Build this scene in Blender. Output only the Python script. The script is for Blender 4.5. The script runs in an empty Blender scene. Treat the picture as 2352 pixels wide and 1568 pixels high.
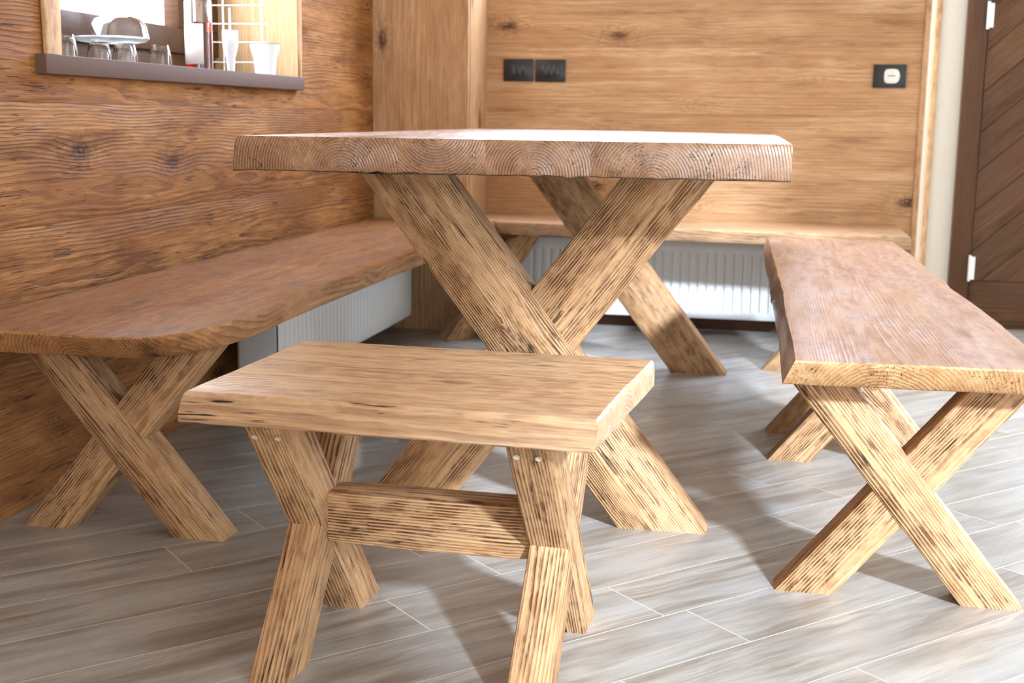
import bpy, bmesh, math, random
from mathutils import Vector, Matrix, noise
random.seed(7)
SC = bpy.context.scene
COL = SC.collection
# ------------------------------------------------------------------ camera
cd = bpy.data.cameras.new('camera'); cam = bpy.data.objects.new('camera', cd); COL.objects.link(cam)
yaw, pitch, roll = math.radians(11.15), math.radians(10.05), math.radians(.75)
fw = Vector((-math.sin(yaw)*math.cos(pitch), math.cos(yaw)*math.cos(pitch), -math.sin(pitch)))
rt = Vector((math.cos(yaw), math.sin(yaw), 0)); up = rt.cross(fw)
r2 = math.cos(roll)*rt+math.sin(roll)*up; u2 = -math.sin(roll)*rt+math.cos(roll)*up
cam.matrix_world = Matrix(((r2.x, u2.x, -fw.x, 0), (r2.y, u2.y, -fw.y, 0), (r2.z, u2.z, -fw.z, .809), (0, 0, 0, 1)))
cd.sensor_width = 36; cd.lens = 2900/2352*36; cd.clip_start = .02
cd.dof.use_dof = True; cd.dof.focus_distance = 2.15; cd.dof.aperture_fstop = 6.5
SC.camera = cam
# ------------------------------------------------------------------ world, lights, exposure
w = bpy.data.worlds.new('sky'); SC.world = w; w.use_nodes = True
w.node_tree.nodes['Background'].inputs[0].default_value = (.80, .90, 1, 1)
w.node_tree.nodes['Background'].inputs[1].default_value = 3.0
def area(name, loc, target, sx, sy, power, col):
    l = bpy.data.lights.new(name, 'AREA'); l.shape = 'RECTANGLE'; l.size = sx; l.size_y = sy; l.energy = power; l.color = col
    o = bpy.data.objects.new(name, l); COL.objects.link(o); o.location = loc
    o.rotation_euler = (Vector(target)-Vector(loc)).to_track_quat('-Z', 'Y').to_euler(); return o
area('daylight_back_window', (-.485, 5.20, 1.86), (-.485, 3.2, 1.0), 1.06, .97, 100, (.64, .78, 1))
area('daylight_glass_door', (1.95, 5.75, 1.25), (1.5, 3.0, .3), 1.2, 2.1, 330, (.82, .91, 1))
area('daylight_left_window', (-1.95, 3.2, 1.55), (0, 3.0, .8), 1.3, 1.1, 38, (.92, .96, 1))
area('daylight_garden_door', (.8, -3.05, 1.25), (-.3, 3.0, .4), 2.0, 2.0, 50, (1, .95, .88))
sun = bpy.data.lights.new('sun', 'SUN'); sun.energy = 8; sun.angle = math.radians(4); sun.color = (.74, .85, 1)
so = bpy.data.objects.new('sun', sun); COL.objects.link(so); so.location = (6, -9, 6)
so.rotation_euler = Vector((.75, -1, .60)).to_track_quat('Z', 'Y').to_euler()
SC.view_settings.view_transform = 'Standard'; SC.view_settings.look = 'None'
SC.view_settings.gamma = 1; SC.view_settings.use_curve_mapping = False
SC.view_settings.exposure = .42
# ------------------------------------------------------------------ materials
def new_mat(name):
    m = bpy.data.materials.new(name); m.use_nodes = True; nt = m.node_tree
    return m, nt, nt.nodes['Principled BSDF']
def N(nt, kind, ins=None, **kw):
    n = nt.nodes.new(kind)
    for k, v in kw.items(): setattr(n, k, v)
    for k, v in (ins or {}).items():
        if hasattr(v, 'is_output') or isinstance(v, bpy.types.NodeSocket): nt.links.new(v, n.inputs[k])
        else: n.inputs[k].default_value = v
    return n
def MA(nt, op, a, b=None, c=None, clamp=False):
    n = nt.nodes.new('ShaderNodeMath'); n.operation = op; n.use_clamp = clamp
    for i, v in enumerate((a, b, c)):
        if v is None: continue
        if isinstance(v, bpy.types.NodeSocket): nt.links.new(v, n.inputs[i])
        else: n.inputs[i].default_value = v
    return n.outputs[0]
def SS(nt, v, a, b, lo=0., hi=1.):
    n = nt.nodes.new('ShaderNodeMapRange'); n.interpolation_type = 'SMOOTHSTEP'
    nt.links.new(v, n.inputs[0])
    for i, x in zip((1, 2, 3, 4), (a, b, lo, hi)): n.inputs[i].default_value = x
    return n.outputs[0]
def MIX(nt, f, a, b, mode='MIX'):
    n = nt.nodes.new('ShaderNodeMix'); n.data_type = 'RGBA'; n.blend_type = mode
    for sock, v in ((n.inputs[0], f), (n.inputs[6], a), (n.inputs[7], b)):
        if isinstance(v, bpy.types.NodeSocket): nt.links.new(v, sock)
        else: sock.default_value = v if not isinstance(v, tuple) else (*v, 1)
    return n.outputs[2]
def scaled(nt, vec, s, off=(0, 0, 0)):
    n = N(nt, 'ShaderNodeVectorMath', {0: vec, 1: s, 2: off}, operation='MULTIPLY_ADD'); return n.outputs[0]
def noi(nt, vec, scale=1, detail=2, rough=.5):
    return N(nt, 'ShaderNodeTexNoise', {'Vector': vec, 'Scale': scale, 'Detail': detail, 'Roughness': rough}).outputs[0]

def wood(name, light, mid, dark, freq=190, ring=.75, rough=.45, bump=.6, knots=.35, crack=.5, patch=.6, coat=0., spec=.5, ringdist=.0012, edge=.45, warp=.030, wx=.75, kgain=1.25, ps=1., fibc=.42):
    m, nt, bs = new_mat(name)
    at = N(nt, 'ShaderNodeAttribute', attribute_name='wc'); V = at.outputs['Vector']
    tint = N(nt, 'ShaderNodeAttribute', attribute_name='tint').outputs['Fac']
    # knots
    kv = scaled(nt, V, (2.6, 6.0, 1.0))
    vo = N(nt, 'ShaderNodeTexVoronoi', {'Vector': kv, 'Scale': 1.0, 'Randomness': 1.0})
    kd = vo.outputs['Distance']; kc = N(nt, 'ShaderNodeSeparateColor', {0: vo.outputs['Color']}).outputs[0]
    on = MA(nt, 'GREATER_THAN', kc, 1-knots)
    kn = noi(nt, scaled(nt, V, (60, 90, 90)), 1, 3)
    kdn = MA(nt, 'ADD', kd, MA(nt, 'MULTIPLY', MA(nt, 'SUBTRACT', kn, .5), .10))
    knot = MA(nt, 'MULTIPLY', on, SS(nt, kdn, .11*kgain, .045*kgain))
    halo = MA(nt, 'MULTIPLY', on, SS(nt, kd, .42, .05))
    # ring radius
    n1 = noi(nt, scaled(nt, V, (wx, 6, 6)), 1, 2)
    n2 = noi(nt, scaled(nt, V, (5*wx, 38, 38)), 1, 2)
    sx = N(nt, 'ShaderNodeSeparateXYZ', {0: V})
    R = MA(nt, 'SQRT', MA(nt, 'ADD', MA(nt, 'POWER', MA(nt, 'ABSOLUTE', sx.outputs[1]), 2), MA(nt, 'POWER', MA(nt, 'ABSOLUTE', sx.outputs[2]), 2)))
    R = MA(nt, 'ADD', R, MA(nt, 'MULTIPLY', MA(nt, 'SUBTRACT', n1, .5), warp))
    R = MA(nt, 'ADD', R, MA(nt, 'MULTIPLY', MA(nt, 'SUBTRACT', n2, .5), ringdist*6))
    R = MA(nt, 'ADD', R, MA(nt, 'MULTIPLY', halo, .014))
    saw = MA(nt, 'FRACT', MA(nt, 'MULTIPLY', R, freq))
    late = MA(nt, 'MULTIPLY', SS(nt, saw, .18, .78), SS(nt, saw, 1.0, .92))
    wide = noi(nt, scaled(nt, V, (2.5, 16, 16), (3, 1, 7)), 1, 2)
    late = MA(nt, 'MULTIPLY', late, SS(nt, wide, .30, .62, .22, 1))
    fib = noi(nt, scaled(nt, V, (14, 420, 420)), 1, 3, .6)
    fib2 = noi(nt, scaled(nt, V, (4, 90, 90)), 1, 3, .6)
    # colour
    pn = noi(nt, scaled(nt, V, (2.2, 5, 5), (11, 3, 5)), 1, 4, .6)
    p = MA(nt, 'MULTIPLY', SS(nt, pn, .38, .66), patch)
    c = MIX(nt, p, light, mid)
    c = MIX(nt, SS(nt, fib2, .38, .66, 0, .75), c, mid)
    pn2 = noi(nt, scaled(nt, V, (4.5*ps, 24*ps, 24*ps), (1, 9, 2)), 1, 4, .65)
    c = MIX(nt, SS(nt, pn2, .52, .74, 0, .55*patch), c, dark)
    c = MIX(nt, MA(nt, 'MULTIPLY', late, ring), c, dark)
    c = MIX(nt, SS(nt, fib, .40, .70, 0, fibc), c, dark)
    c = MIX(nt, MA(nt, 'MULTIPLY', MA(nt, 'MULTIPLY', halo, SS(nt, kn, .42, .60)), .55), c, dark)
    kdark = tuple(x*.22 for x in dark)
    c = MIX(nt, MA(nt, 'MULTIPLY', knot, SS(nt, kn, .3, .55, .35, .95)), c, kdark)
    cr = noi(nt, scaled(nt, V, (13, 230, 230), (5, 5, 5)), 1, 2, .5)
    crm = noi(nt, scaled(nt, V, (7, 18, 18), (9, 2, 4)), 1, 2, .5)
    ck = MA(nt, 'MULTIPLY', SS(nt, cr, .61, .66), SS(nt, crm, .50, .60), None)
    ck = MA(nt, 'MULTIPLY', ck, crack)
    c = MIX(nt, ck, c, tuple(x*.12 for x in dark))
    # wear of the stain along arrises (lighter) from pointiness-free edge attribute
    ed = N(nt, 'ShaderNodeAttribute', attribute_name='edge').outputs['Fac']
    en = noi(nt, scaled(nt, V, (25, 60, 60), (2, 2, 2)), 1, 3, .6)
    em = MA(nt, 'MULTIPLY', ed, SS(nt, en, .40, .60))
    c = MIX(nt, MA(nt, 'MULTIPLY', em, edge), c, light)
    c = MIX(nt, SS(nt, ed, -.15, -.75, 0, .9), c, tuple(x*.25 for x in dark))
    hs = N(nt, 'ShaderNodeHueSaturation', {'Color': c, 'Value': tint}); hs.inputs['Saturation'].default_value = 1
    nt.links.new(hs.outputs[0], bs.inputs['Base Color'])
    h = MA(nt, 'SUBTRACT', MA(nt, 'MULTIPLY', MA(nt, 'SUBTRACT', 1, late), .6), MA(nt, 'MULTIPLY', fib, .35))
    h = MA(nt, 'SUBTRACT', h, MA(nt, 'MULTIPLY', ck, 1.5))
    h = MA(nt, 'SUBTRACT', h, MA(nt, 'MULTIPLY', knot, .7))
    h = MA(nt, 'SUBTRACT', h, MA(nt, 'MULTIPLY', fib2, .35))
    bp = N(nt, 'ShaderNodeBump', {'Height': h, 'Strength': bump, 'Distance': .0022})
    nt.links.new(bp.outputs[0], bs.inputs['Normal'])
    rg = SS(nt, pn2, .3, .7, rough-.05, rough+.12)
    nt.links.new(rg, bs.inputs['Roughness'])
    bs.inputs['Specular IOR Level'].default_value = spec
    bs.inputs['Coat Weight'].default_value = coat; bs.inputs['Coat Roughness'].default_value = .3
    return m
def plain(name, col, rough=.5, metal=0., spec=.5, bump=0., scale=200):
    m, nt, bs = new_mat(name)
    tc = N(nt, 'ShaderNodeTexCoord'); nz = noi(nt, tc.outputs['Object'], scale, 3)
    c = MIX(nt, SS(nt, nz, .3, .7, 0, .12), col, tuple(x*.7 for x in col))
    nt.links.new(c, bs.inputs['Base Color'])
    bs.inputs['Roughness'].default_value = rough; bs.inputs['Metallic'].default_value = metal
    bs.inputs['Specular IOR Level'].default_value = spec
    if bump:
        b = N(nt, 'ShaderNodeBump', {'Height': nz, 'Strength': bump, 'Distance': .001}); nt.links.new(b.outputs[0], bs.inputs['Normal'])
    return m
def glass(name, col=(1, 1, 1), rough=.02, ior=1.45):
    m, nt, bs = new_mat(name)
    bs.inputs['Base Color'].default_value = (*col, 1); bs.inputs['Roughness'].default_value = rough
    bs.inputs['Transmission Weight'].default_value = 1; bs.inputs['IOR'].default_value = ior
    return m
M_leg = wood('brushed_pine', (.66, .405, .205), (.43, .210, .088), (.095, .036, .015), freq=215, ring=1., rough=.55, bump=1.1, knots=.38, crack=.8, kgain=1., spec=.25, patch=.5)
M_edge = wood('orange_pine_edge', (.66, .40, .19), (.45, .225, .085), (.14, .055, .02), freq=150, ring=.5, rough=.5, bump=.5, knots=.3, crack=.8, patch=1., spec=.3)
M_edge2 = wood('brown_pine_edge', (.58, .30, .115), (.37, .160, .055), (.12, .042, .015), freq=150, ring=.5, rough=.5, bump=.6, knots=.3, crack=.6, patch=1., spec=.3)
M_top = wood('waxed_pine', (.70, .465, .265), (.47, .265, .135), (.14, .055, .026), freq=150, ring=.45, rough=.34, bump=.4, knots=.10, crack=1., patch=.8, spec=.7, wx=.5)
M_table = wood('sawn_pine', (.56, .325, .170), (.36, .185, .095), (.075, .030, .017), freq=185, ring=.62, rough=.25, bump=.8, knots=.10, crack=.7, patch=.9, spec=1., ringdist=.0003, warp=.014, ps=1.9, coat=.7)
M_bench = wood('dark_waxed_pine', (.45, .265, .165), (.31, .160, .100), (.13, .060, .042), freq=230, ring=.45, rough=.33, bump=.35, knots=.08, crack=.1, patch=.8, spec=1., wx=.5)
M_seat = wood('stained_pine', (.44, .210, .085), (.27, .110, .045), (.10, .036, .017), freq=170, ring=.5, rough=.36, bump=.45, knots=.15, crack=.35, patch=1., spec=.45, wx=.5)
M_wallL = wood('rough_pine_panelling', (.54, .250, .082), (.33, .130, .038), (.095, .032, .010), freq=130, ring=.42, rough=.65, bump=1.2, knots=.5, crack=.6, patch=1.2, warp=.045, wx=1.6, spec=.15, fibc=.5, kgain=1.6, ps=.6)
M_wallB = wood('pine_panelling', (.67, .430, .240), (.52, .300, .150), (.24, .105, .045), freq=120, ring=.36, rough=.6, bump=.4, knots=.70, crack=.3, patch=1.2, spec=.25, wx=.7, kgain=1.5, ps=.7)
M_frame = wood('brown_painted_wood', (.130, .062, .032), (.105, .048, .024), (.055, .024, .012), freq=150, ring=.3, rough=.45, bump=.25, knots=.0, crack=.1, patch=.5, spec=.2)
M_door = wood('dark_stained_door_wood', (.165, .082, .040), (.110, .052, .025), (.050, .021, .009), freq=140, ring=.4, rough=.45, bump=.4, knots=.3, crack=.1, patch=.8, spec=.2)
M_sill = plain('brown_sill_paint', (.110, .055, .036), .75, bump=.25, scale=350)
M_reveal = wood('light_pine', (.80, .58, .34), (.68, .44, .22), (.42, .23, .09), freq=130, ring=.35, rough=.5, bump=.2, knots=.3, crack=.1, patch=.5)
M_white = plain('white_plaster', (.72, .66, .57), .8, bump=.1, scale=90)
M_ceil = plain('ceiling_plaster', (.72, .66, .58), .85)
M_rad = plain('white_enamel', (.74, .76, .76), .3)
M_radgap = plain('radiator_inside', (.25, .26, .26), .5)
M_black = plain('black_plastic', (.012, .014, .016), .4)
M_black2 = plain('black_button_plastic', (.024, .026, .030), .3)
M_plug = plain('white_plastic', (.80, .80, .74), .35)
M_mark = plain('grey_print', (.15, .22, .17), .6)
M_steel = plain('galvanised_steel', (.75, .74, .70), .35, metal=.6)
M_screw = plain('screw_hole', (.60, .52, .40), .5)
M_glass = glass('clear_glass')
M_wine = glass('red_wine', (.55, .02, .015), .0, 1.34)
M_label = plain('white_paper', (.88, .90, .90), .7)
M_cup = plain('frosted_plastic', (.86, .90, .96), .35)
M_cork = plain('cap_foil', (.3, .02, .02), .4)

# floor tiles: wood-look porcelain laid diagonally
def floor_mat():
    m, nt, bs = new_mat('wood_look_floor_tiles')
    P = N(nt, 'ShaderNodeTexCoord').outputs['Object']
    s = N(nt, 'ShaderNodeSeparateXYZ', {0: P}); X, Y = s.outputs[0], s.outputs[1]
    S = MA(nt, 'MULTIPLY', MA(nt, 'ADD', X, Y), .70711); D = MA(nt, 'MULTIPLY', MA(nt, 'SUBTRACT', Y, X), .70711)
    dr = MA(nt, 'DIVIDE', MA(nt, 'SUBTRACT', D, 1.5), .1525); row = MA(nt, 'FLOOR', dr); df = MA(nt, 'SUBTRACT', dr, row)
    r1 = MA(nt, 'ADD', row, 1.0)
    off = MA(nt, 'FRACT', MA(nt, 'ADD', MA(nt, 'MULTIPLY', MA(nt, 'MULTIPLY', r1, r1), .328), MA(nt, 'MULTIPLY', r1, -.381)))
    sr = MA(nt, 'SUBTRACT', MA(nt, 'DIVIDE', MA(nt, 'SUBTRACT', S, 1.365), .9), off); colm = MA(nt, 'FLOOR', sr); sf = MA(nt, 'SUBTRACT', sr, colm)
    gd = MA(nt, 'MULTIPLY', MA(nt, 'MINIMUM', df, MA(nt, 'SUBTRACT', 1, df)), .1525)
    gs = MA(nt, 'MULTIPLY', MA(nt, 'MINIMUM', sf, MA(nt, 'SUBTRACT', 1, sf)), .9)
    g = MA(nt, 'MINIMUM', gd, gs)
    grout = SS(nt, g, .0016, .0009)
    cid = N(nt, 'ShaderNodeCombineXYZ', {0: row, 1: colm}).outputs[0]
    wn = N(nt, 'ShaderNodeTexWhiteNoise', {'Vector': cid}, noise_dimensions='2D')
    rv = N(nt, 'ShaderNodeSeparateColor', {0: wn.outputs['Color']})
    co = N(nt, 'ShaderNodeCombineXYZ', {0: MA(nt, 'ADD', S, MA(nt, 'MULTIPLY', rv.outputs[0], 17)), 1: MA(nt, 'ADD', D, MA(nt, 'MULTIPLY', rv.outputs[1], 9)), 2: 0.0}).outputs[0]
    wv = noi(nt, scaled(nt, co, (2.5, 7, 1)), 1, 3)
    co2 = N(nt, 'ShaderNodeVectorMath', {0: co, 1: N(nt, 'ShaderNodeCombineXYZ', {1: MA(nt, 'MULTIPLY', wv, .08)}).outputs[0]}, operation='ADD').outputs[0]
    a = noi(nt, scaled(nt, co2, (2.6, 26, 1)), 1, 5, .62)
    b = noi(nt, scaled(nt, co2, (8, 130, 1)), 1, 3, .6)
    pz = noi(nt, scaled(nt, co2, (3, 9, 1), (4, 4, 0)), 1, 3)
    c = MIX(nt, SS(nt, a, .34, .66), (.45, .425, .385), (.235, .198, .158))
    c = MIX(nt, SS(nt, b, .42, .72, 0, .45), c, (.165, .130, .097))
    c = MIX(nt, SS(nt, pz, .40, .68, 0, .55), c, (.45, .455, .445))
    c = MIX(nt, MA(nt, 'MULTIPLY', rv.outputs[2], .22), c, (.49, .475, .45))
    c = MIX(nt, grout, c, (.62, .60, .55))
    nt.links.new(c, bs.inputs['Base Color'])
    nt.links.new(SS(nt, a, .3, .7, .26, .36), bs.inputs['Roughness'])
    h = MA(nt, 'SUBTRACT', MA(nt, 'MULTIPLY', MA(nt, 'ADD', a, b), .25), grout)
    bp = N(nt, 'ShaderNodeBump', {'Height': h, 'Strength': .3, 'Distance': .001}); nt.links.new(bp.outputs[0], bs.inputs['Normal'])
    bs.inputs['Specular IOR Level'].default_value = .6
    return m
M_floor = floor_mat()

# ------------------------------------------------------------------ mesh building
class MB:
    """collects geometry; every vertex carries wood coordinates (metres along / across the grain)"""
    def __init__(s): s.v = []; s.f = []; s.wc = []; s.t = []; s.e = []; s.mi = []
    def add(s, verts, faces, wc=None, tint=1., edge=None, mi=0):
        o = len(s.v); s.v += [Vector(v) for v in verts]; s.f += [[o+i for i in f] for f in faces]
        s.wc += list(wc) if wc else [Vector(v) for v in verts]
        s.t += [tint]*len(verts); s.e += list(edge) if edge else [0.]*len(verts); s.mi += [mi]*len(faces)
    def build(s, name, mat, parent=None, smooth=30, loc=None):
        me = bpy.data.meshes.new(name); loc = Vector(loc) if loc else Vector((0, 0, 0))
        me.from_pydata([v-loc for v in s.v], [], s.f)
        a = me.attributes.new('wc', 'FLOAT_VECTOR', 'POINT'); a.data.foreach_set('vector', [c for v in s.wc for c in v])
        a = me.attributes.new('tint', 'FLOAT', 'POINT'); a.data.foreach_set('value', s.t)
        a = me.attributes.new('edge', 'FLOAT', 'POINT'); a.data.foreach_set('value', s.e)
        for m in (mat if isinstance(mat, (list, tuple)) else [mat]): me.materials.append(m)
        me.polygons.foreach_set('material_index', s.mi)
        bm = bmesh.new(); bm.from_mesh(me); bmesh.ops.recalc_face_normals(bm, faces=bm.faces); bm.to_mesh(me); bm.free()
        if smooth:
            me.shade_smooth(); me.set_sharp_from_angle(angle=math.radians(smooth))
        me.update()
        o = bpy.data.objects.new(name, me); COL.objects.link(o); o.location = loc
        if parent: o.parent = parent
        return o
def tag(o, label=None, cat=None, group=None, kind=None):
    if label: o['label'] = label
    if cat: o['category'] = cat
    if group: o['group'] = group
    if kind: o['kind'] = kind
    return o
def empty(name, loc, rz=0, label=None, cat=None, group=None):
    o = bpy.data.objects.new(name, None); COL.objects.link(o); o.location = loc; o.rotation_euler.z = rz; o.empty_display_size = .1
    return tag(o, label, cat, group)
def section(w, d, r, k=2):
    """rounded rectangle w x d centred on 0, ccw; returns points and 'edge' weights"""
    pts = []
    for cx, cy, a0 in ((w/2-r, d/2-r, 0), (-w/2+r, d/2-r, 90), (-w/2+r, -d/2+r, 180), (w/2-r, -d/2+r, 270)):
        for i in range(k+1):
            a = math.radians(a0+90*i/k); pts.append((cx+r*math.cos(a), cy+r*math.sin(a)))
    return pts
def loft(mb, rings, wcf, tint=1., edge=None, mi=0):
    n = len(rings[0]); V = [p for r in rings for p in r]; F = []
    for i in range(len(rings)-1):
        for j in range(n): F.append([i*n+j, i*n+(j+1) % n, (i+1)*n+(j+1) % n, (i+1)*n+j])
    F.append(list(range(n))[::-1]); F.append([(len(rings)-1)*n+j for j in range(n)])
    mb.add(V, F, [wcf(Vector(p)) for p in V], tint, (edge*len(rings)) if edge else None, mi)
def wob(p, s, a): return noise.noise(Vector(p)*s)*a
def beam(x0, x1, z0, z1, wh, y0, y1, pith=(0, .06), seed=0, amp=.0018, axis='x'):
    """leg of an X trestle: cut level at both ends; runs in the x-z plane (or y-z when axis='y')"""
    mb = MB(); d = y1-y0; n = 16; sec = section(wh, d, .006, 2); L = math.hypot(x1-x0, z1-z0)
    ux, uz = (x1-x0)/L, (z1-z0)/L; rings = []
    for i in range(n+1):
        t = i/n; cx = x0+(x1-x0)*t; cz = z0+(z1-z0)*t; R = []
        for a, b in sec:
            q = (a*40+seed*7, b*40, t*L*9)
            wobx = wob((cz*7+seed, a*30, b*30), 1, amp)+wob((cz*25+seed, a*30, b*30), 1, amp*.5)
            R.append((cx+a*(1+wobx*6)+wobx, (y0+y1)/2+b*(1+wobx*5), cz))
        rings.append(R)
    def wcf(p):
        dx, dz = p[0]-x0, p[2]-z0
        return Vector((dx*ux+dz*uz+seed*3.7, dx*uz-dz*ux+pith[0], p[1]-(y0+y1)/2+pith[1]))
    ed = [1.]*len(sec)
    loft(mb, rings, wcf, random.uniform(.93, 1.07), ed)
    if axis == 'y':
        mb.v = [Vector((v[1], v[0], v[2])) for v in mb.v]
    return mb
def bar(p0, p1, w, d, pith=(0, .06), seed=0, r=.005, mb=None, n=10, tint=None, amp=.0012, upv=(0, 0, 1), rot=0.):
    """squared timber or board from p0 to p1, w = width across, d = depth along upv"""
    mb = mb or MB(); p0, p1 = Vector(p0), Vector(p1); u = (p1-p0).normalized(); L = (p1-p0).length
    z = Vector(upv); z = (z-u*z.dot(u)).normalized(); y = z.cross(u); sec = section(w, d, r, 2); rings = []
    for i in range(n+1):
        t = i/n; c = p0+(p1-p0)*t
        k = 1-.004/w if i in (0, n) else 1
        rings.append([c+y*(a*k+wob((t*L*9+seed, a*30, b*30), 1, amp))+z*(b*k+wob((t*L*9+seed, a*30, b*30+9), 1, amp)) for a, b in sec])
    def wcf(p):
        q = p-p0; return Vector((q.dot(u)+seed*3.7, q.dot(y)+pith[0], q.dot(z)+pith[1]))
    loft(mb, rings, wcf, tint if tint else random.uniform(.93, 1.07), [1.]*len(sec))
    return mb
def box(mb, x0, x1, y0, y1, z0, z1, mi=0, wcf=None, tint=1., bevel=0.):
    if bevel:
        b = bevel; bm = bmesh.new(); bmesh.ops.create_cube(bm, size=1)
        for v in bm.verts: v.co = Vector(((x0+x1)/2+v.co.x*(x1-x0), (y0+y1)/2+v.co.y*(y1-y0), (z0+z1)/2+v.co.z*(z1-z0)))
        bmesh.ops.bevel(bm, geom=bm.edges[:], offset=b, segments=2, profile=.5, affect='EDGES')
        bm.verts.index_update(); V = [v.co.copy() for v in bm.verts]; F = [[v.index for v in f.verts] for f in bm.faces]; bm.free()
    else:
        V = [Vector((x, y, z)) for x in (x0, x1) for y in (y0, y1) for z in (z0, z1)]
        F = [(0, 1, 3, 2), (4, 6, 7, 5), (0, 4, 5, 1), (2, 3, 7, 6), (0, 2, 6, 4), (1, 5, 7, 3)]
    mb.add(V, F, [wcf(v) for v in V] if wcf else None, tint, None, mi)
    return mb
def lathe(mb, prof, c, n=24, mi=0, sx=1., sy=1.):
    V = []; F = []; m = len(prof)
    for i in range(n):
        a = 2*math.pi*i/n
        for r, z in prof: V.append((c[0]+r*math.cos(a)*sx, c[1]+r*math.sin(a)*sy, c[2]+z))
    for i in range(n):
        k = (i+1) % n
        for j in range(m-1): F.append((i*m+j, k*m+j, k*m+j+1, i*m+j+1))
    if prof[0][0] > 1e-6: F.append([i*m for i in range(n)][::-1])
    if prof[-1][0] > 1e-6: F.append([i*m+m-1 for i in range(n)])
    mb.add(V, F, mi=mi); return mb
def dens(pts, step=.03):
    out = []
    for i, p in enumerate(pts):
        q = pts[(i+1) % len(pts)]; a = Vector((p[0], p[1])); b = Vector((q[0], q[1])); k = max(1, int((b-a).length/step))
        for j in range(k): out.append(a+(b-a)*j/k)
    return out
def slab(mb, top, bot, z0, z1, wcf, tint=1., wobble=.002, step=.02, ch=.004, fz=None, ragged=0., stain=False):
    """plank with a top and a bottom outline given as matching point lists (live or bevelled edges)"""
    k = max(len(top), len(bot)); n = 0; T = []; B = []
    for i in range(len(top)):
        a, b = Vector(top[i]), Vector(top[(i+1) % len(top)]); c, d = Vector(bot[i]), Vector(bot[(i+1) % len(bot)])
        m = max(1, int((b-a).length/step))
        for j in range(m): T.append(a+(b-a)*j/m); B.append(c+(d-c)*j/m)
    cen = sum(T, Vector((0, 0)))/len(T); rings = []
    levels = [(0, ch*.8), (.06, .0), (.35, -.001), (.7, -.001), (.92, 0), (1, ch)]
    for t, inn in levels:
        R = []
        for p, q in zip(T, B):
            c = q+(p-q)*t; dr = (c-cen).normalized()
            ww = wob((c.x*9, c.y*9, t*2.1), 1, wobble)+wob((c.x*35, c.y*35, t*3), 1, wobble*.5)
            c = c-dr*inn+dr*ww
            z = z0+(z1-z0)*t + (wob((c.x*45, c.y*45, 3), 1, ragged) if t == 0 else 0)
            if fz: z += fz(c)
            R.append((c.x, c.y, z))
        rings.append(R)
    loft(mb, rings, wcf, tint, None)
    m = len(T)
    for i in range(len(levels)):
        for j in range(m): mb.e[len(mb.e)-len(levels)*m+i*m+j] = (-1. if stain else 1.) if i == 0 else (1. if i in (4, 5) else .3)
    return mb

# ------------------------------------------------------------------ SETTING
XL, YB, YD, XR, YF, ZC = -1.465, 4.97, 5.30, 2.75, -2.9, 3.3
mb = MB(); box(mb, -3.2, XR+.3, YF-.3, 7.0, -.12, 0)
tag(mb.build('floor', M_floor, smooth=0), kind='structure')
mb = MB(); box(mb, -1.9, XR+.1, YF-.1, 5.6, ZC, ZC+.1)
tag(mb.build('ceiling', M_ceil, smooth=0), kind='structure')
WY0, WY1, WZ0, WZ1 = 2.45, 3.875, .915, 2.05     # left window opening
mb = MB(); zz = .077-.25; k = 0
while zz < ZC:
    z0, z1 = max(zz, 0), min(zz+.25, ZC)
    segs = []
    def seg(y0, y1, a, b): segs.append((y0, y1, a, b))
    if z1 > WZ0 and z0 < WZ1:
        seg(YF, WY0-.02, z0, z1); seg(WY1+.02, YB, z0, z1)
        if z0 < .884: seg(WY0-.02, WY1+.02, z0, .884)
        if z1 > WZ1: seg(WY0-.02, WY1+.02, WZ1+.02, z1)
    else: seg(YF, YB, z0, z1)
    o = (random.uniform(0, 9), random.uniform(-.10, .10), random.uniform(.05, .11)); tn = random.uniform(.80, 1.08)
    for y0, y1, a, b in segs:
        box(mb, XL-.025, XL, y0, y1, a+.0008*(a > z0-.001), b, wcf=lambda p, o=o, zc=(zz+.125): Vector((p.y+o[0], p.z-zc+o[1], p.x-XL+o[2])), tint=tn)
    zz += .25; k += 1
tag(mb.build('wall_left', M_wallL, smooth=0), kind='structure')
mb = MB()
for y0, y1, a, b in ((YF, WY0-.021, 0, ZC), (WY1+.021, YD, 0, ZC), (WY0-.021, WY1+.021, 0, .883), (WY0-.021, WY1+.021, WZ1+.021, ZC)): box(mb, XL-.33, XL-.026, y0, y1, a, b)
tag(mb.build('wall_left_outer', M_white, smooth=0), kind='structure')
# back panelling with a window above the picture
PX1 = .548; BX0, BX1, BZ0, BZ1 = -1.03, .06, 1.36, 2.35
mb = MB(); zz = -.045
while zz < ZC:
    z0, z1 = max(zz, 0), min(zz+.125, ZC); segs = []
    if z1 > BZ0 and z0 < BZ1:
        segs += [(XL, BX0, z0, z1), (BX1, PX1, z0, z1)]
        if z0 < BZ0: segs.append((BX0, BX1, z0, BZ0))
        if z1 > BZ1: segs.append((BX0, BX1, BZ1, z1))
    else: segs.append((XL, PX1, z0, z1))
    o = (random.uniform(0, 9), random.uniform(-.09, .09), random.uniform(.05, .12)); tn = random.uniform(.92, 1.07)
    for x0, x1, a, b in segs:
        box(mb, x0, x1, YB, YB+.022, a+.0006, b, wcf=lambda p, o=o, zc=(zz+.06): Vector((p.x+o[0], p.z-zc+o[1], p.y-YB+o[2])), tint=tn)
    zz += .125
tag(mb.build('wall_back', M_wallB, smooth=0), kind='structure')
mb = MB()
for x0, x1, a, b in ((XL, BX0, 0, ZC), (BX1, .56, 0, ZC), (BX0, BX1, 0, BZ0), (BX0, BX1, BZ1, ZC)): box(mb, x0, x1, YB+.023, YB+.12, a, b)
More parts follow.
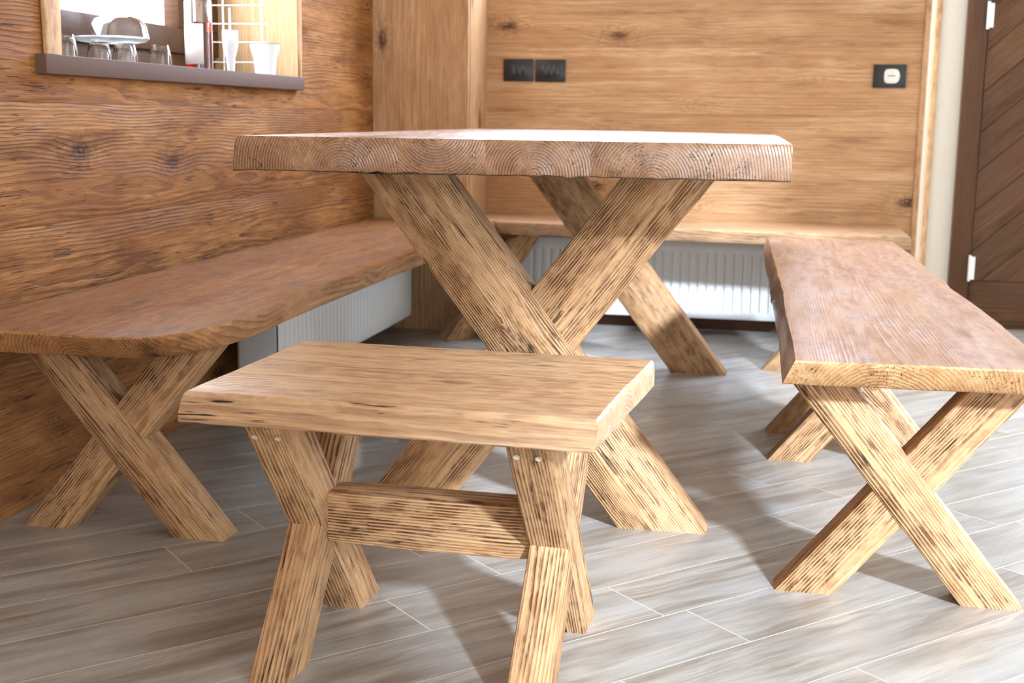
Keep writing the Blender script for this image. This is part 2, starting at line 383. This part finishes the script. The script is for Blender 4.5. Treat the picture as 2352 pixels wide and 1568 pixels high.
tag(mb.build('wall_back_outer', M_white, smooth=0), kind='structure')
mb = bar((.559, YB+.012, 0), (.559, YB+.012, ZC), .022, .045, seed=3, n=20, amp=.0008, upv=(0, 1, 0))
tag(mb.build('trim_1', M_wallB), kind='structure')
# corner pillar: boxed-in pipe, vertical boards
mb = MB()
def vw(o): return lambda p: Vector((p.z+o[0], p.x+1.28+o[1], p.y-4.66+o[2]))
box(mb, XL, -1.098, 4.66, 4.682, 0, ZC, wcf=vw((2.2, .03, .07)))
box(mb, -1.117, -1.095, 4.683, YB, 0, ZC, wcf=lambda p: Vector((p.z+6, p.y-4.8, p.x+1.2)), tint=.93)
tag(mb.build('pillar_corner', M_wallB, smooth=0), kind='structure')
# wall with the door and the glass door beyond the panelling
DX0, DX1, DZ = .820, 1.52, 2.02; GX0, GX1, GZ = 1.60, 2.62, 2.25
mb = MB()
for x0, x1, a, b in ((.56, DX0-.075, 0, ZC), (DX1+.075, GX0, 0, ZC), (GX1, XR, 0, ZC), (DX0-.075, DX1+.075, DZ+.075, ZC), (GX0, GX1, GZ, ZC)): box(mb, x0, x1, YD, YD+.12, a, b)
tag(mb.build('wall_door', M_white, smooth=0), kind='structure')
mb = MB()
for y0, y1, a, b in ((YF, -2.62, 0, ZC), (1.25, YD+.12, 0, ZC), (-2.62, 1.25, 0, .1), (-2.62, 1.25, 3.05, ZC)): box(mb, XR, XR+.1, y0, y1, a, b)
tag(mb.build('wall_right', M_white, smooth=0), kind='structure')
mb = MB()
for x0, x1, a, b in ((-1.465, -.3, 0, ZC), (1.9, XR+.1, 0, ZC), (-.3, 1.9, 2.1, ZC)): box(mb, x0, x1, YF-.1, YF, a, b)
tag(mb.build('wall_front', M_white, smooth=0), kind='structure')
mb = bar((.635, YD-.008, 0), (.635, YD-.008, ZC), .024, .016, seed=5, n=20, amp=.0008, upv=(0, 1, 0))
tag(mb.build('trim_2', M_wallB), kind='structure')
# dark door: frame, leaf with diagonal boards, bottom rail, hinges
mb = MB()
box(mb, DX0-.080, DX0-.004, YD-.035, YD+.11, 0, DZ+.07, wcf=lambda p: Vector((p.z+4, p.x-.75, p.y-YD+.07)), bevel=.004)
box(mb, DX1+.004, DX1+.075, YD-.035, YD+.11, 0, DZ+.07, wcf=lambda p: Vector((p.z+8, p.x-1.5, p.y-YD+.07)), bevel=.004)
box(mb, DX0, DX1, YD-.02, YD+.11, 0, .011, wcf=lambda p: Vector((p.x+2, p.z, p.y-YD+.07)))
box(mb, DX0-.080, DX1+.075, YD-.034, YD+.11, DZ+.004, DZ+.075, wcf=lambda p: Vector((p.x+8, p.z-DZ, p.y-YD+.07)), bevel=.004)
dfr = tag(mb.build('door_frame_1', M_frame, smooth=30), kind='structure')
DT = YD-.012
mb = MB(); box(mb, DX0, DX1, DT+.004, DT+.04, .012, DZ, wcf=lambda p: Vector((p.z, p.x, p.y)))
# diagonal boards clipped to the leaf above the rail
def clip(poly, ax, val, sign):
    out = []
    for i, p in enumerate(poly):
        q = poly[(i+1) % len(poly)]; a = sign*(p[ax]-val); b = sign*(q[ax]-val)
        if a >= 0: out.append(p)
        if (a >= 0) != (b >= 0):
            t = a/(a-b); out.append((p[0]+(q[0]-p[0])*t, p[1]+(q[1]-p[1])*t))
    return out
bw = .115; zb = .19
for i in range(-12, 26):
    a = i*bw; u = Vector((.74, .6726)).normalized(); nrm = Vector((-u.y, u.x)); base = Vector((DX0, 0))+nrm*a
    poly = [tuple(base-u*3), tuple(base+u*3), tuple(base+u*3+nrm*(bw-.004)), tuple(base-u*3+nrm*(bw-.004))]
    for ax, val, sg in ((0, DX0+.002, 1), (0, DX1-.002, -1), (1, zb+.003, 1), (1, DZ-.1, -1)):
        poly = clip(poly, ax, val, sg)
        if len(poly) < 3: break
    if len(poly) < 3: continue
    o = (random.uniform(0, 9), random.uniform(-.05, .05), .07); tn = random.uniform(.85, 1.2)
    R0 = [(p[0], DT-.004, p[1]) for p in poly]; R1 = [(p[0], DT+.004, p[1]) for p in poly]
    loft(mb, [R1, R0], lambda p, o=o, u=u, nrm=nrm, base=base: Vector(((Vector((p[0], p[2]))-base).dot(u)+o[0], (Vector((p[0], p[2]))-base).dot(nrm)+o[1], p[1]-DT+o[2])), tn)
for a, b in ((.014, zb), (DZ-.098, DZ)):
    box(mb, DX0+.002, DX1-.002, DT-.005, DT+.004, a, b, wcf=lambda p: Vector((p.x+3, p.z-.05, p.y-DT+.08)), bevel=.0015)
door = tag(mb.build('door_1', M_door, smooth=30), kind='structure')
for z in (.243, 1.22, 1.9):
    h = MB(); lathe(h, [(0, -.052), (.0055, -.052), (.0055, .052), (0, .052)], (DX0-.006, YD-.043, z), 12)
    for dz in (-.0175, .0175): lathe(h, [(.0066, dz-.001), (.0066, dz+.001)], (DX0-.006, YD-.043, z), 12)
    box(h, DX0-.004, DX0+.014, YD-.042, YD-.016, z-.045, z+.045)
    ho = h.build('hinge', M_steel, door, smooth=40); ho['label'] = 'pale steel door hinge'
mb = MB(); box(mb, PX1+.03, DX0-.082, YD-.012, YD, 0, .07)
tag(mb.build('baseboard_door', M_frame, smooth=0), kind='structure')
mb = MB(); box(mb, -1.093, PX1, YB-.014, YB-.001, 0, .06, wcf=lambda p: Vector((p.x, p.z, p.y-YB+.06)))
tag(mb.build('baseboard_back', M_frame, smooth=0), kind='structure')
# windows: left (in view), back (above the picture) and glazed door
def window(name, a0, a1, z0, z1, plane, axis, fw=.06, fd=.05, mull=True, mats=None, gl=True, mpos=None, mw=.04):
    mb = MB()
    def bx(u0, u1, w0, w1, d0=0., d1=fd):
        if axis == 'x': box(mb, plane+d0, plane+d1, u0, u1, w0, w1, bevel=.004)
        else: box(mb, u0, u1, plane+d0, plane+d1, w0, w1, bevel=.004)
    bx(a0, a1, z0, z0+fw); bx(a0, a1, z1-fw, z1); bx(a0, a0+fw, z0+fw, z1-fw); bx(a1-fw, a1, z0+fw, z1-fw)
    mm = mpos if mpos else (a0+a1)/2
    if mull: bx(mm-mw, mm+mw, z0+fw, z1-fw)
    o = tag(mb.build(name, mats or M_frame, smooth=30), kind='structure')
    g = MB()
    if axis == 'x': box(g, plane+fd*.4, plane+fd*.5, a0+fw*.9, a1-fw*.9, z0+fw*.9, z1-fw*.9)
    else: box(g, a0+fw*.9, a1-fw*.9, plane+fd*.4, plane+fd*.5, z0+fw*.9, z1-fw*.9)
    if gl: g.build('pane', M_pane, o, smooth=0)
    return o
def pane_mat():
    m, nt, bs = new_mat('window_pane'); nt.nodes.remove(bs)
    tr = N(nt, 'ShaderNodeBsdfTransparent'); gg = N(nt, 'ShaderNodeBsdfGlossy', {'Roughness': .02});     mx = N(nt, 'ShaderNodeMixShader', {0: .06, 1: tr.outputs[0], 2: gg.outputs[0]})
    nt.links.new(mx.outputs[0], nt.nodes['Material Output'].inputs[0]); return m
M_pane = pane_mat()
window('window_1', WY0, WY1, .985, WZ1, -1.78, 'x', mpos=3.64, mw=.045, fw=.075)
mb = MB(); box(mb, -1.79, -1.745, WY0, WY1, .905, .984, wcf=lambda p: Vector((p.y, p.z-.9, p.x+1.8)))
tag(mb.build('window_frame_1', M_frame, smooth=0), kind='structure')
window('window_2', BX0, BX1, BZ0, BZ1, YB+.06, 'y', mull=False, mats=M_frame, fw=.05)
window('window_3', GX0, GX1, 0, GZ, YD+.04, 'y', fw=.08)
window('window_5', -2.62, 1.25, .1, 3.05, XR+.03, 'x', fw=.06, mull=False)
window('window_4', -.3, 1.9, 0, 2.1, YF-.06, 'y', fw=.08)
# reveals and casing of the left window
mb = MB()
box(mb, -1.79, XL-.001, WY1, WY1+.02, .915, WZ1, wcf=lambda p: Vector((p.z+2, p.x+1.6, p.y-WY1+.06)))
box(mb, -1.79, XL-.001, WY0-.02, WY0, .915, WZ1, wcf=lambda p: Vector((p.z+5, p.x+1.6, p.y-WY0+.06)))
box(mb, -1.79, XL-.001, WY0, WY1, WZ1, WZ1+.02, wcf=lambda p: Vector((p.y+2, p.x+1.6, p.z-WZ1+.06)))
tag(mb.build('window_reveal_1', M_reveal, smooth=0), kind='structure')
mb = MB()
bar((XL+.006, WY0-.018, .926), (XL+.006, WY0-.018, WZ1+.05), .044, .012, seed=2, mb=mb, upv=(1, 0, 0), n=14)
bar((XL+.003, WY0+.016, .926), (XL+.003, WY0+.016, WZ1), .030, .006, seed=6, mb=mb, upv=(1, 0, 0), n=14, tint=1.15, r=.002)
bar((XL+.004, WY1+.009, .926), (XL+.004, WY1+.009, WZ1+.05), .018, .008, seed=4, mb=mb, upv=(1, 0, 0), n=14, r=.003)
bar((XL+.006, WY0-.04, WZ1+.03), (XL+.006, WY1+.02, WZ1+.03), .05, .012, seed=9, mb=mb, upv=(1, 0, 0), n=14)
tag(mb.build('trim_3', M_wallB), kind='structure')
mb = MB(); box(mb, -1.79, -1.440, 2.385, 3.865, .884, .925, bevel=.004)
tag(mb.build('window_sill_1', M_sill, smooth=30), kind='structure')

# ------------------------------------------------------------------ RADIATORS
def radiator(name, length, height, depth, label, rib=.0335, smooth_front=False):
    """stands along +x, front face at y=0 looking to -y, bottom at z=0"""
    t = empty(name, (0, 0, 0), 0, label, 'radiator')
    mb = MB(); nseg = int(length/rib); V = []; F = []; y0 = .0
    zs = [(0, .004), (.006, 0), (.030, 0), (.042, 1), (height-.052, 1), (height-.040, 0), (height-.006, 0), (height, .004)]
    xs = []
    for i in range(nseg):
        x = (length-nseg*rib)/2+i*rib
        if i < 1 or i >= nseg-1: xs += [(x, 0)]
        else: xs += [(x, 0), (x+rib*.28, 0), (x+rib*.40, 1), (x+rib*.72, 1), (x+rib*.84, 0)]
    xs = [(0, 0)]+xs+[(length, 0)]
    dp = .0015 if smooth_front else .007
    for x, g in xs:
        for z, k in zs:
            y = (k if k < 1 else 0) + (dp if (g and k == 1) else 0); V.append((x, y, z))
    m = len(zs)
    for i in range(len(xs)-1):
        for j in range(m-1): F.append((i*m+j, i*m+j+1, (i+1)*m+j+1, (i+1)*m+j))
    mb.add(V, F)
    fp = mb.build('front_panel', M_rad, t, smooth=40)
    for x in (0, length):
        s = MB(); box(s, x-(.0 if x == 0 else .012), x+(.012 if x == 0 else 0), .006, depth, .004, height-.004, bevel=.003)
        s.build('side_cover', M_rad, t, smooth=30)
    g = MB(); box(g, .002, length-.002, .004, depth, height-.004, height+.002)
    for i in range(int(length/.02)-1):
        box(g, .012+i*.02, .022+i*.02, .02, depth-.015, height+.0015, height+.0035)
    g.build('top_grille', M_rad, t, smooth=0)
    b = MB(); box(b, .02, length-.02, depth-.02, depth-.006, .01, height-.02); b.build('back_panel', M_radgap, t, smooth=0)
    for xx in (.06, length-.09):
        v = MB(); box(v, xx, xx+.03, depth-.006, depth+.03, .03, height-.06); v.build('wall_bracket', M_steel, t, smooth=0)
    return t
r1 = radiator('radiator', 1.06, .292, .09, 'white ribbed panel radiator low on the back wall under the far bench')
r1.location = (-.94, 4.85, .058)
r2 = radiator('radiator', 1.33, .30, .115, 'white panel radiator under the left wall bench, its plain side turned to the camera', smooth_front=True)
r2.location = (-1.280, 3.20, .072); r2.rotation_euler.z = math.pi/2

# ------------------------------------------------------------------ SOCKETS AND SWITCHES
def plate(loc, label, grp, kind='switch', shut=True):
    t = empty('wall_switch' if kind == 'switch' else 'power_socket', loc, 0, label, 'light switch' if kind == 'switch' else 'socket', grp)
    m = MB(); box(m, -.059, .059, -.009, 0, -.0425, .0425, bevel=.002); m.build('cover_plate', M_black, t)
    if kind == 'switch':
        m = MB(); box(m, -.036, .036, -.0105, -.008, -.024, .024, bevel=.0008); m.build('module_frame', M_black, t)
        for i in (-1, 0, 1):
            m = MB(); box(m, i*.0225-.0105, i*.0225+.0105, -.013, -.0095, -.021, .021, bevel=.001); m.build('button', M_black2, t)
    else:
        m = MB(); n = 28; R = []
        pr = []
        for i in range(n):
            a = 2*math.pi*i/n; x = math.cos(a); z = math.sin(a)
            k = 1/max(abs(x)**4+abs(z)**4, 1e-6)**.25
            px = x*k*.0265+(.004*(1-abs(z)*1.3) if x > 0 else 0); pz = z*k*.0265
            pr.append((px+.006, pz))
        for s, y in ((1, -.0088), (1, -.014), (.96, -.017), (.86, -.0178)): R.append([((px-.006)*s+.006, y, pz*s) for px, pz in pr])
        loft(m, R, lambda p: p); o = m.build('safety_cover', M_plug, t, smooth=40); o['label'] = 'white plastic socket cover'
        m = MB(); box(m, -.008, .019, -.0184, -.0177, -.001, .003)
        box(m, .005, .010, -.0184, -.0177, .013, .0155); m.build('printed_mark', M_mark, o, smooth=0)
    return t
plate((-.967, YB-.0005, .992), 'black switch plate on the back wall, left one of the close pair', 'black switch plates on the back wall')
plate((-.840, YB-.0005, .991), 'black switch plate on the back wall, right one of the close pair', 'black switch plates on the back wall')
plate((.436, YB-.0005, .978), 'black wall socket with a white cover in it, near the white strip and door', None, 'socket')

# ------------------------------------------------------------------ TRESTLES
def trestle(parent, cx, halfw, wh, h, y0, th, seed, name='leg', inset=.004, mat=None, lift=0.):
    """X of two timbers in the x-z plane of the parent, front face at y0"""
    a = beam(cx+halfw-wh/2, cx-halfw+wh/2, 0, h, wh, y0, y0+th, pith=(.012, .045), seed=seed)
    b = beam(cx-halfw+wh/2, cx+halfw-wh/2, 0, h, wh, y0+inset, y0+th-inset, pith=(-.02, .05), seed=seed+1.3)
    a.build(name, mat or M_leg, parent); b.build(name, mat or M_leg, parent)

# ------------------------------------------------------------------ DINING TABLE
PHI = .0066
tb = empty('dining_table', (-.469, 3.24, 0), PHI, 'large rustic pine dining table with thick plank top on crossed timber legs', 'table')
TX0, TX1, TY0, TY1, TZ0, TZ1 = -.5045, .5045, -1.028, 1.028, .707, .770
mb = MB(); k = 1.009/1283
def tx(px): return TX0+(px-523)*k
pl = [(523, 925, 790, -.004, 1), (925, 1131, 1012, .085, 1), (1131, 1370, 1240, -.002, 1), (1370, 1808, 1507, -.006, 1)]
for i, (a, b, pc, pz, sg) in enumerate(pl):
    x0, x1 = tx(a), tx(b); bl = 0.
    top = [(x0+(.008 if i == 0 else 0), TY0), (x1, TY0), (x1-(.004 if i == 3 else 0), TY1), (x0+(.006 if i == 0 else 0), TY1)]
    bot = [(x0-(.002 if i == 0 else 0), TY0+.004), (x1, TY0+.004), (x1, TY1), (x0, TY1)]
    def wcf(p, pc=pc, pz=pz, i=i): return Vector((p[1]*1.0+i*5.3, p[0]-tx(pc), p[2]-TZ0-pz))
    def fz(c): return -.005*max(0, c.x/TX1)*max(0, c.y/TY1)
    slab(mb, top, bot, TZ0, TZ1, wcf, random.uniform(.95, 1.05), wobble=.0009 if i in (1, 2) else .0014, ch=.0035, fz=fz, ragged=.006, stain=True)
mb.build('table_top', M_table, tb, smooth=35)
for y0 in (2.428-3.24, 4.045-3.24):
    trestle(tb, .020, .362, .178, .712, y0, .083, 11 if y0 < 0 else 14)

# ------------------------------------------------------------------ STOOL
st = empty('stool', (-.4735, 1.793, 0), math.radians(-2.6), 'small rustic pine stool in front of the table, with a plank seat', 'stool')
mb = MB()
t_ = [(-.2915, -.214), (.2905, -.217), (.296, .216), (.298, .217), (-.297, .212)]
b_ = [(-.304, -.219), (.286, -.222), (.290, -.10), (.306, .214), (-.302, .214)]
t_ = [(-.2935, -.2145), (.2885, -.2175), (.2915, -.10), (.303, .2145), (-.2965, .2145)]
slab(mb, t_, b_, .386, .430, lambda p: Vector((p[0]+1.3, p[1]*1.0+.03, p[2]-.30)), 1.06, wobble=.0022, ch=.004, ragged=.002)
mb.build('seat', M_top, st, smooth=35)
for sx in (-1, 1):
    xa, xb = (-.219, -.157) if sx < 0 else (.160, .222)
    a = beam(.1525, -.1525, 0, .388, .095, xa, xb, pith=(.01, .05), seed=21+sx, axis='y'); a.build('leg', M_leg, st)
    b = beam(-.1525, .1525, 0, .388, .095, xa+.002, xb-.002, pith=(-.015, .045), seed=25+sx, axis='y'); b.build('leg', M_leg, st)
bar((-.157, -.002, .2045), (.160, -.002, .2045), .068, .082, pith=(.03, .09), seed=31).build('stretcher', M_leg, st)
for xx in ((-.201, -.166), (.176, .206)):
    for x in xx:
        s = MB(); c = Vector((x, -.1885, .365)); nn = Vector((0, -.78, -.62)).normalized(); q = nn.to_track_quat('Z', 'Y')
        V = []; n = 12
        for r, z in ((.0042, .0), (.0046, .0012), (.003, .0005)): V += [c+q@Vector((r*math.cos(2*math.pi*i/n), r*math.sin(2*math.pi*i/n), z)) for i in range(n)]
        F = [(j*n+i, j*n+(i+1) % n, (j+1)*n+(i+1) % n, (j+1)*n+i) for j in range(2) for i in range(n)]+[[2*n+i for i in range(n)]]
        s.add(V, F); s.build('screw_plug', M_screw, st, smooth=40)

# ------------------------------------------------------------------ RIGHT BENCH (free-standing)
rb = empty('bench', (.245, 3.15, 0), 0, 'long free-standing dark plank bench at the right side of the table', 'bench')
L_ = [(.0615, 2.046), (.061, 2.22), (.055, 2.445), (.051, 2.681), (.051, 2.90), (.044, 3.10), (.040, 3.22), (.038, 3.367), (.030, 3.711), (.018, 4.26)]
Lb = [(.043, 2.070), (.042, 2.265), (.041, 2.476), (.035, 2.692), (.033, 2.88), (.0255, 3.034), (.0245, 3.2), (.022, 3.391), (.014, 3.711), (.004, 4.27)]
Rr = [(.414, 4.26), (.429, 3.84), (.434, 3.46), (.442, 3.20), (.440, 3.05), (.450, 2.837), (.457, 2.56), (.459, 2.316), (.461, 2.060)]
Rb = [(.424, 4.27), (.439, 3.84), (.444, 3.46), (.452, 3.20), (.450, 3.05), (.460, 2.837), (.467, 2.56), (.469, 2.316), (.470, 2.090)]
top = [(.0615, 2.046)]+[(.461, 2.060)]+Rr[::-1][1:]+L_[::-1][:-1]
bot = [(.043, 2.072)]+[(.470, 2.088)]+Rb[::-1][1:]+Lb[::-1][:-1]
top = [(x-.245, y-3.15) for x, y in top]; bot = [(x-.245, y-3.15) for x, y in bot]
mb = MB(); slab(mb, top, bot, .385, .430, lambda p: Vector((p[1]+4, p[0]*1.0+.04, p[2]-.335)), 1., wobble=.0028, ch=.003)
for i, f in enumerate(mb.f):
    if len(f) == 4:
        c = sum((mb.v[j] for j in f), Vector())/4; nn = (mb.v[f[1]]-mb.v[f[0]]).cross(mb.v[f[2]]-mb.v[f[0]])
        if c.y < -1.05 and abs(nn.y) > abs(nn.x)*1.2: mb.mi[i] = 1
mb.build('seat', [M_bench, M_edge], rb, smooth=35)
for i, (y0, cx) in enumerate(((2.150, .2555), (3.027, .243), (3.300, .238), (4.158, .225))):
    trestle(rb, cx-.245, .206, .102, .387, y0-3.15, .073, 41+3*i)

# ------------------------------------------------------------------ LEFT WALL BENCH
lb = empty('wall_bench', (-1.2, 2.9, 0), 0, 'long dark plank bench along the left wall, with a rounded near end', 'bench')
T = [(-1.452, 1.985), (-1.31, 1.977), (-1.201, 1.972), (-1.087, 1.966), (-1.021, 1.997), (-.992, 2.055), (-.974, 2.121), (-.964, 2.223), (-.954, 2.337), (-.956, 2.443), (-.968, 2.50), (-.972, 2.60), (-.970, 2.713), (-.960, 2.929), (-.972, 3.411), (-.985, 4.62), (-1.09, 4.655), (-1.452, 4.655)]
B = [(-1.452, 2.012), (-1.333, 2.008), (-1.208, 2.010), (-1.084, 2.012), (-1.026, 2.050), (-.992, 2.119), (-.976, 2.16), (-.970, 2.225), (-.966, 2.337), (-.970, 2.443), (-.973, 2.50), (-.974, 2.564), (-.974, 2.713), (-.974, 2.929), (-.970, 3.411), (-.975, 4.63), (-1.09, 4.655), (-1.452, 4.655)]
T = [(x+1.2, y-2.9) for x, y in T]; B = [(x+1.2, y-2.9) for x, y in B]
mb = MB(); slab(mb, T, B, .382, .427, lambda p: Vector((p[1]+2, p[0]*1.0-.02, p[2]-.355)), 1., wobble=.003, ch=.004)
for i, f in enumerate(mb.f):
    if len(f) == 4: mb.mi[i] = 1
mb.build('seat', [M_seat, M_edge2], lb, smooth=35)
trestle(lb, -.0, .215, .108, .385, 2.168-2.9, .073, 61)
# diagonal pair of legs in the corner
ct = MB()
for s_, (p, q, inset) in enumerate(((1, -1, 0), (-1, 1, .004))):
    b = beam(p*.160, q*.160, 0, .384, .105, -.0365+inset, .0365-inset, pith=(.01, .05), seed=71+s_)
    Mx = Matrix.Translation((.215, 1.675, 0)) @ Matrix.Rotation(math.radians(44), 4, 'Z')
    b.v = [Mx@v for v in b.v]; b.build('leg', M_leg, lb)

# ------------------------------------------------------------------ BACK WALL BENCH
bb = empty('wall_bench', (-.3, 4.75, 0), 0, 'plank bench along the back wall above the ribbed radiator', 'bench')
T = [(-1.085, 4.662), (-.985, 4.628), (-.93, 4.585), (-.706, 4.56), (-.296, 4.52), (.10, 4.50), (.497, 4.485), (.497, 4.962), (-1.085, 4.962)]
B = [(-1.085, 4.668), (-.975, 4.634), (-.92, 4.600), (-.706, 4.572), (-.296, 4.532), (.10, 4.512), (.503, 4.495), (.503, 4.962), (-1.085, 4.962)]
T = [(x+.3, y-4.75) for x, y in T]; B = [(x+.3, y-4.75) for x, y in B]
mb = MB(); slab(mb, T, B, .382, .427, lambda p: Vector((p[0]+7, p[1]*1.0, p[2]-.33)), 1.05, wobble=.002, ch=.004)
mb.build('seat', M_top, bb, smooth=35)
for x0, x1 in ((.76, .79),):
    m = MB(); box(m, x0, x1, -.24, .2, .0, .383, wcf=lambda p: Vector((p.z, p.y, p.x)), bevel=.003); m.build('end_panel', M_leg, bb)

# ------------------------------------------------------------------ THINGS ON THE WINDOW SILL
ZS = .9255
def glassy(name, prof, loc, label, cat, mat, grp=None, sub=None, n=28):
    m = MB(); lathe(m, prof, (0, 0, 0), n); o = m.build(name, mat, smooth=40); o.location = loc; return tag(o, label, cat, grp)
def tube_profile(outer, t=.0018):
    """closed shell profile from an outer (r,z) outline that starts at the axis"""
    inner = [(max(r-t, 0), z if i else z) for i, (r, z) in enumerate(outer)]
    inner = [(max(r-t, 0.0), z+(t if i < 2 else 0)) for i, (r, z) in enumerate(outer)]
    return outer+inner[::-1]
# bottle of red wine
bo = empty('wine_bottle', (-1.560, 3.36, ZS), 0, 'clear glass bottle of red liquid with a white label on the window sill', 'bottle')
m = MB(); lathe(m, tube_profile([(0, 0), (.034, 0), (.0375, .004), (.0375, .185), (.030, .215), (.016, .240), (.0135, .30), (.0135, .31)]), (0, 0, 0), 32); m.build('glass_body', M_glass, bo, smooth=40)
m = MB(); lathe(m, [(0, .0021), (.0335, .0021), (.0355, .006), (.0355, .132), (0, .132)], (0, 0, 0), 32); m.build('wine', M_wine, bo, smooth=40)
m = MB(); n = 20; V = []; F = []
for i in range(n+1):
    a = math.radians(195+i*(118/n))
    for z in (.018, .126): V.append((.0379*math.cos(a), .0379*math.sin(a), z))
for i in range(n): F.append((2*i, 2*i+2, 2*i+3, 2*i+1))
m.add(V, F); lo = m.build('paper_label', M_label, bo, smooth=40); lo['label'] = 'blank white paper label'
sol = lo.modifiers.new('thick', 'SOLIDIFY'); sol.thickness = .0004
# tapered plastic flute with a stick, and tapered cup on the right
m = empty('plastic_flute', (-1.515, 3.47, ZS), 0, 'narrow white frosted plastic flute with an upright stick, right of the wine bottle', 'cup')
q = MB(); lathe(q, tube_profile([(0, 0), (.0105, 0), (.013, .042), (.0215, .072), (.0225, .098), (.0225, .118)], .0012), (0, 0, 0), 24); q.build('cup_body', M_cup, m, smooth=40)
q = MB(); lathe(q, [(0, .004), (.0028, .004), (.0028, .18), (0, .18)], (0, 0, 0), 10); q.build('stick', M_cup, m, smooth=40)
m = empty('plastic_cup', (-1.500, 3.69, ZS), 0, 'wide white frosted plastic cup at the right end of the window sill', 'cup')
q = MB(); lathe(q, tube_profile([(0, 0), (.030, 0), (.034, .050), (.044, .082), (.046, .092), (.050, .094)], .0015), (0, 0, 0), 28); q.build('cup_body', M_cup, m, smooth=40)
# wire rack against the bright reveal
rk = empty('wire_rack', (-1.60, 3.78, ZS), 0, 'thin white wire rack standing behind the plastic cups on the window sill', 'rack')
def rod(name, pts, r, parent):
    q = MB()
    for p, e in zip(pts[:-1], pts[1:]):
        p, e = Vector(p), Vector(e); u = (e-p).normalized(); a = u.orthogonal().normalized(); b = u.cross(a); n = 8
        loft(q, [[c+a*r*math.cos(2*math.pi*i/n)+b*r*math.sin(2*math.pi*i/n) for i in range(n)] for c in (p-u*r*.3, e+u*r*.3)], lambda v: v)
    return q.build(name, M_cup, parent, smooth=50)
rod('upright', [(-.05, -.05, 0), (-.05, -.05, .26)], .0028, rk); rod('upright', [(.07, -.04, 0), (.07, -.04, .26)], .0028, rk)
for z in (.04, .10, .155, .21, .25):
    rod('shelf_wire', [(-.085, -.055, z), (-.05, -.058, z-.001), (.02, -.05, z), (.09, -.045, z)], .0018, rk)
# glasses and glass bowl on the left
M_frost = glass('frosted_glass', (.95, .98, 1), .25)
gl = glassy('glass_bowl', tube_profile([(0, .056), (.030, .056), (.055, .048), (.070, .030), (.075, .004), (.077, 0)], .003), (-1.600, 2.985, ZS+.0645), 'clear glass bowl turned upside down on the round glass plate on the window sill', 'bowl', M_glass)
gp = glassy('glass_plate', [(0, 0), (.060, 0), (.084, .004), (.092, .010), (.090, .013), (.058, .009), (0, .009)], (-1.600, 2.945, ZS+.0525), 'thick round glass plate lying across upturned tumblers, under the glass bowl', 'plate', M_frost)
k = 0
labs = ['small upturned clear tumbler at the far left end of the window sill', 'clear upturned tumbler under the left edge of the glass plate', 'clear upturned tumbler under the middle of the glass plate', 'clear upturned tumbler under the right edge of the glass plate', 'clear upturned tumbler between the glass plate and the wine bottle']
for y, x, hh, rr in ((2.66, -1.56, .055, .030), (2.885, -1.60, .051, .030), (2.945, -1.56, .051, .028), (3.008, -1.60, .051, .030), (3.105, -1.55, .056, .030)):
    glassy('tumbler', [(rr, 0), (rr*.93, hh*.5), (rr*.72, hh), (0, hh), (0, hh-.003), (rr*.68, hh-.003), (rr*.87, hh*.5), (rr-.002, 0)], (x, y, ZS), labs[k], 'glass', M_glass, 'clear tumblers on the window sill', n=24); k += 1
